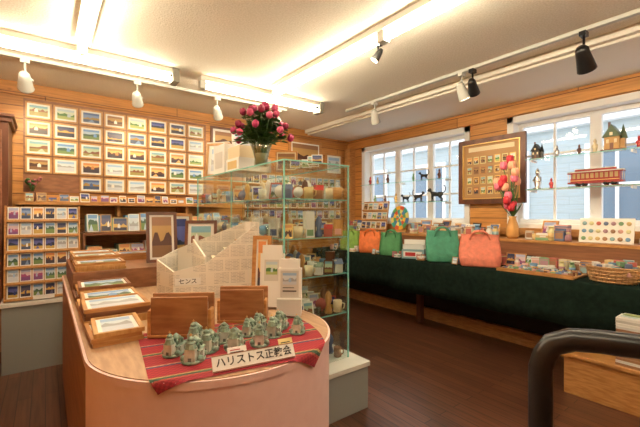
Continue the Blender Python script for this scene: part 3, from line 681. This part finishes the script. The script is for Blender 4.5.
for (x,y,nn) in ((.115,1.41,3),(.115,1.655,5),(.115,1.91,4),(.115,2.165,5),(.375,1.66,2)):
    for k in range(nn):
        z=.801+k*.0155
        if x<.3: framed(b,FM((x+R.uniform(0,.02),y+R.uniform(0,.012),z),(1,R.uniform(-.05,.05),0),(0,1,0)),.235 if y>1.5 else .155,.23,.014,.015,R.choice([LOAK,OAK,BWOOD]),.014,PAL[R.choice([0,3,8,4,0])])
        else: framed(b,FM((x,y,z),(1,0,0),(0,1,0)),.18,.19,.014,.015,OAK,.016,PAL[R.choice([3,8])])
b.done()
b=B('stacked_picture_frames')
for (x,y,nn) in ((.13,2.43,3),(.13,2.68,4),(.13,2.94,4),(.40,2.85,3)):
    for k in range(nn):
        framed(b,FM((x+R.uniform(0,.015),y+R.uniform(0,.012),.921+k*.0155),(1,0,0),(0,1,0)),.25,.22,.014,.015,R.choice([LOAK,OAK]),.016,PAL[R.choice([0,3,5,8,4])])
b.done()
def standing(x,y,z,w,h,fm,pal,ang,mount=.0,lean=.22):
    b=B('standing_picture_frame'); d=Vector((math.cos(ang),math.sin(ang),0)); nb_=Vector((-d.y,d.x,0))
    up=(nb_*lean+Vector((0,0,1))).normalized()
    framed(b,FM(Vector((x,y,z))-d*w/2,d,up),w,h,.020,.018,fm,mount,pal)
    top=Vector((x,y,z))+up*h*.7; b.tube([top,Vector((x,y,z+.003))+nb_*(lean*h*.7+.05)],.006,fm,6); b.done()
a0=-math.radians(37)
standing(.62,2.56,.925,.19,.34,DWOOD,PAL[9],a0+.5,.014); standing(.775,2.66,.925,.17,.33,OAK,PAL[1],a0+.6,.02); standing(.845,2.47,.925,.21,.28,DWOOD,PAL[5],a0+.2,.02)
standing(.90,1.70,.803,.10,.33,OAK,PAL[2],a0-.1,.01,.12)

# ---------------------------------------------------------------- glass display case
b=B('display_case_plinth'); b.box(1.02,1.66,1.68,3.35,0,.27,GREY); b.box(1.01,1.67,1.67,3.36,.27,.30,LGREY); b.done(.003)
gx0,gx1,gy0,gy1,gz0,gz1=1.10,1.60,1.80,3.30,.301,1.56
SH=[.60,.86,1.10,1.34]
case=bpy.data.objects.new('glass_display_case',None); case.location=(1.35,2.55,gz0); sc.collection.objects.link(case)
def child(o,p): 
    o.parent=p; o.matrix_parent_inverse=Matrix.Translation(-Vector(p.location))
b=B('glass_panes'); t=.006
b.box(gx0,gx1,gy0,gy0+t,gz0,gz1,GLASS); b.box(gx0,gx1,gy1-t,gy1,gz0,gz1,GLASS)
b.box(gx0,gx0+t,gy0+t,gy1-t,gz0,gz1,GLASS); b.box(gx1-t,gx1,gy0+t,gy1-t,gz0,gz1,GLASS); b.box(gx0,gx1,gy0,gy1,gz1,gz1+t,GLASS)
for z in SH+[gz1]:
    i=.012 if z<gz1 else -.001
    if z<gz1: b.box(gx0+i,gx1-i,gy0+i,gy1-i,z-t,z,GLASS)
    e=.003
    zz=(z-t,z) if z<gz1 else (z-.001,z+t+.001)
    b.box(gx0+i,gx1-i,gy0+i-e,gy0+i,*zz,GEDGE); b.box(gx0+i-e,gx0+i,gy0+i,gy1-i,*zz,GEDGE); b.box(gx1-i,gx1-i+e,gy0+i,gy1-i,*zz,GEDGE)
    if z==gz1: b.box(gx0+i,gx1-i,gy1-i,gy1-i+e,*zz,GEDGE)
for x in (gx0,gx1-t):
    for y in (gy0,gy1-t): b.box(x-.001,x+t+.001,y-.001,y+t+.001,gz0,gz1,GEDGE)
b.box(gx0-.001,gx0+.004,2.55,2.554,gz0,gz1,GEDGE); b.box(gx1-.004,gx1+.001,2.55,2.554,gz0,gz1,GEDGE)
for z in SH:
    for x in (gx0+t,gx1-t-.02):
        for y in (gy0+.06,2.5,gy1-.1): b.box(x,x+.02,y,y+.01,z-.016,z-.006,SILVER)
child(b.done(),case)
GCOL=[WHITEP,WHITEP,WHITEP,LGREY,CREAM,CREAM,GOLD,OAK,CARDCOL[10],CARDCOL[2],CARDCOL[7],CARDCOL[3],LOAK,CW,DWOOD,CARDCOL[1]]
GC=glassy('shot_glass',(.88,.92,.9),.15)
for kk,z in enumerate([gz0]+SH):
    b=B('souvenirs_on_glass_shelf_%d'%(kk+1))
    for i in range(19):
        for j in range(6):
            if R.random()<.08: continue
            x=gx0+.055+j*.078; y=gy0+.05+i*.077; r=R.random(); c=R.choice(GCOL); zz=z+.001
            b.push(T(x,y,zz,R.uniform(-.5,.5)-.6,R.uniform(.85,1.15)))
            if r<.22: b.lathe((0,0,0),[(.022,0),(.027,.003),(.029,.07),(.026,.07),(.024,.008)],c,14); b.tube([(.027,0,.055),(.043,0,.05),(.041,0,.025),(.027,0,.015)],.005,c,6)
            elif r<.42: b.push(FM((-.035,0,0),(1,0,0),(0,.25,1))); b.box(0,.07,0,.095,-.004,.003,c); picture(b,.008,.008,.062,.085,.0035); b.pop()
            elif r<.56: b.lathe((0,0,0),[(.02,0),(.025,.01),(.012,.05),(.022,.08),(.018,.11),(.005,.13)],c,12)
            elif r<.68: b.lathe((0,0,0),[(.016,0),(.018,.06),(.016,.06),(.014,.006)],GC,12)
            elif r<.80: b.box(-.028,.028,-.02,.02,0,R.uniform(.06,.15),c); b.box(-.02,.02,-.021,-.02,.01,.045,R.choice(CARDCOL))
            elif r<.9: b.box(-.025,.025,-.02,.02,0,.05,c); gable(b,-.025,.025,-.02,.02,.05,.08,R.choice([CG,RED,CARDCOL[7],OAK]),.004); b.box(-.03,-.012,-.01,.01,0,.075,c)
            else: b.lathe((0,0,.0),[(.015,0),(.012,.006)],c,12); b.push(Matrix.Translation((0,0,.045))@Matrix.Rotation(1.4,4,'X')); b.lathe((0,0,-.003),[(.03,0),(.038,.004),(.038,.006)],c,18); b.pop()
            b.pop()
    child(b.done(),case)
zt_=gz1+t+.0015
b=B('vase_of_roses'); vx,vy=1.165,2.20
b.lathe((vx,vy,zt_),[(.045,0),(.05,.005),(.045,.05),(.06,.11),(.075,.15),(.073,.15),(.057,.108),(.042,.05),(.04,.01)],glassy('vase_glass',(.85,.9,.85),.15),20)
b.lathe((vx,vy,zt_+.006),[(.038,0),(.04,.045),(.05,.08)],mat('water_stems',(.40,.45,.3),.2),16)
RC=[mat('rose_magenta',(.42,.02,.10),.55),mat('rose_pink',(.60,.09,.20),.55),mat('rose_dark',(.26,.01,.05),.6)]
LL=mat('leaf_light',(.10,.20,.05),.6)
for i in range(28):
    a=i*2.4; rr=.205*math.sqrt((i+.5)/28); z=zt_+.42-rr*rr*5.5+R.uniform(-.02,.02)
    p=Vector((vx+math.cos(a)*rr,vy+math.sin(a)*rr,z))
    b.tube([(vx+math.cos(a)*.01,vy+math.sin(a)*.01,zt_+.03),(vx+math.cos(a)*rr*.35,vy+math.sin(a)*rr*.35,zt_+.16),p],.003,GRN,5)
    c=R.choice(RC); s=R.uniform(.9,1.1)
    b.lathe(p-Vector((0,0,.022*s)),[(.006*s,0),(.019*s,.010),(.023*s,.024),(.019*s,.038),(.012*s,.044)],c,8)
    b.lathe(p,[(.012*s,.0),(.010*s,.026*s),(.004*s,.03*s)],RC[2],6)
    for k in range(3):
        t_=a+k*2.1; q=p+Vector((math.cos(t_)*.014,math.sin(t_)*.014,.004)); b.ball(q,(.012*s,.012*s,.02*s),c,6,4)
    for k in range(20):
        t_=R.random()*6.28; base=Vector((vx,vy,zt_+.16)).lerp(p,R.uniform(.2,.93)); d=Vector((math.cos(t_),math.sin(t_),R.uniform(-.3,.4))).normalized()
        sd_=Vector((-d.y,d.x,0)).normalized()*.022; e=base+d*.068; b.poly([base,base.lerp(e,.5)+sd_,e,base.lerp(e,.5)-sd_],[GRN,LL][k%2])
b.done()
b=B('stack_of_paper_boxes')
b.box(1.13,1.40,2.48,2.72,zt_,zt_+.10,WHITEP); b.box(1.14,1.38,2.49,2.70,zt_+.10,zt_+.19,CREAM); b.box(1.13,1.42,2.75,2.98,zt_,zt_+.24,WHITEP)
b.box(1.128,1.13,2.52,2.68,zt_+.02,zt_+.08,CARDCOL[2]); b.box(1.128,1.13,2.79,2.94,zt_+.05,zt_+.18,CARDCOL[0])
for i in range(4): b.push(FM((1.14+.012*i,2.62+.022*i,zt_+.191),(.98,-.2,0),(.0,.3,1))); b.box(0,.2,0,.13-.01*i,0,.006,WHITEP); picture(b,.02,.02,.18,.11-.01*i,.0065,PAL[3]); b.pop()
b.done()
standing(1.20,3.08,zt_+.003,.22,.30,LOAK,PAL[3],a0-.25,.03,.12); standing(1.24,3.19,zt_+.003,.22,.33,WHITEP,PAL[8],a0-.25,.03,.1)
b=B('wooden_photo_block'); b.push(FM((1.40,2.42,zt_+.003),(.78,-.6,0),(.0,.1,1))); b.box(0,.17,0,.16,-.02,0,OAK); b.box(.012,.158,.012,.148,0,.001,CREAM); picture(b,.02,.02,.15,.14,.0015,PAL[9]); b.pop(); b.done()
b=B('postcards_on_case')
for i in range(5):
    b.push(FM((1.34+R.random()*.12,1.88+i*.07,zt_+.001),(.8,-.6,0),(.0,.25,1))); b.box(0,.07,0,.06,-.003,0,WHITEP); picture(b,.005,.005,.065,.055,.0005); b.pop()
b.done()

# ---------------------------------------------------------------- world, camera
w=bpy.data.worlds.new('world'); sc.world=w; w.use_nodes=True
bg=w.node_tree.nodes['Background']; bg.inputs[0].default_value=(.90,.95,1,1); bg.inputs[1].default_value=1.9
cam=bpy.data.cameras.new('camera'); co=bpy.data.objects.new('camera',cam); sc.collection.objects.link(co); sc.camera=co
co.location=(0,0,1.25); co.rotation_euler=(math.radians(90),0,-math.radians(37.1)); cam.lens=363/640*36; cam.sensor_width=36; cam.clip_start=.02
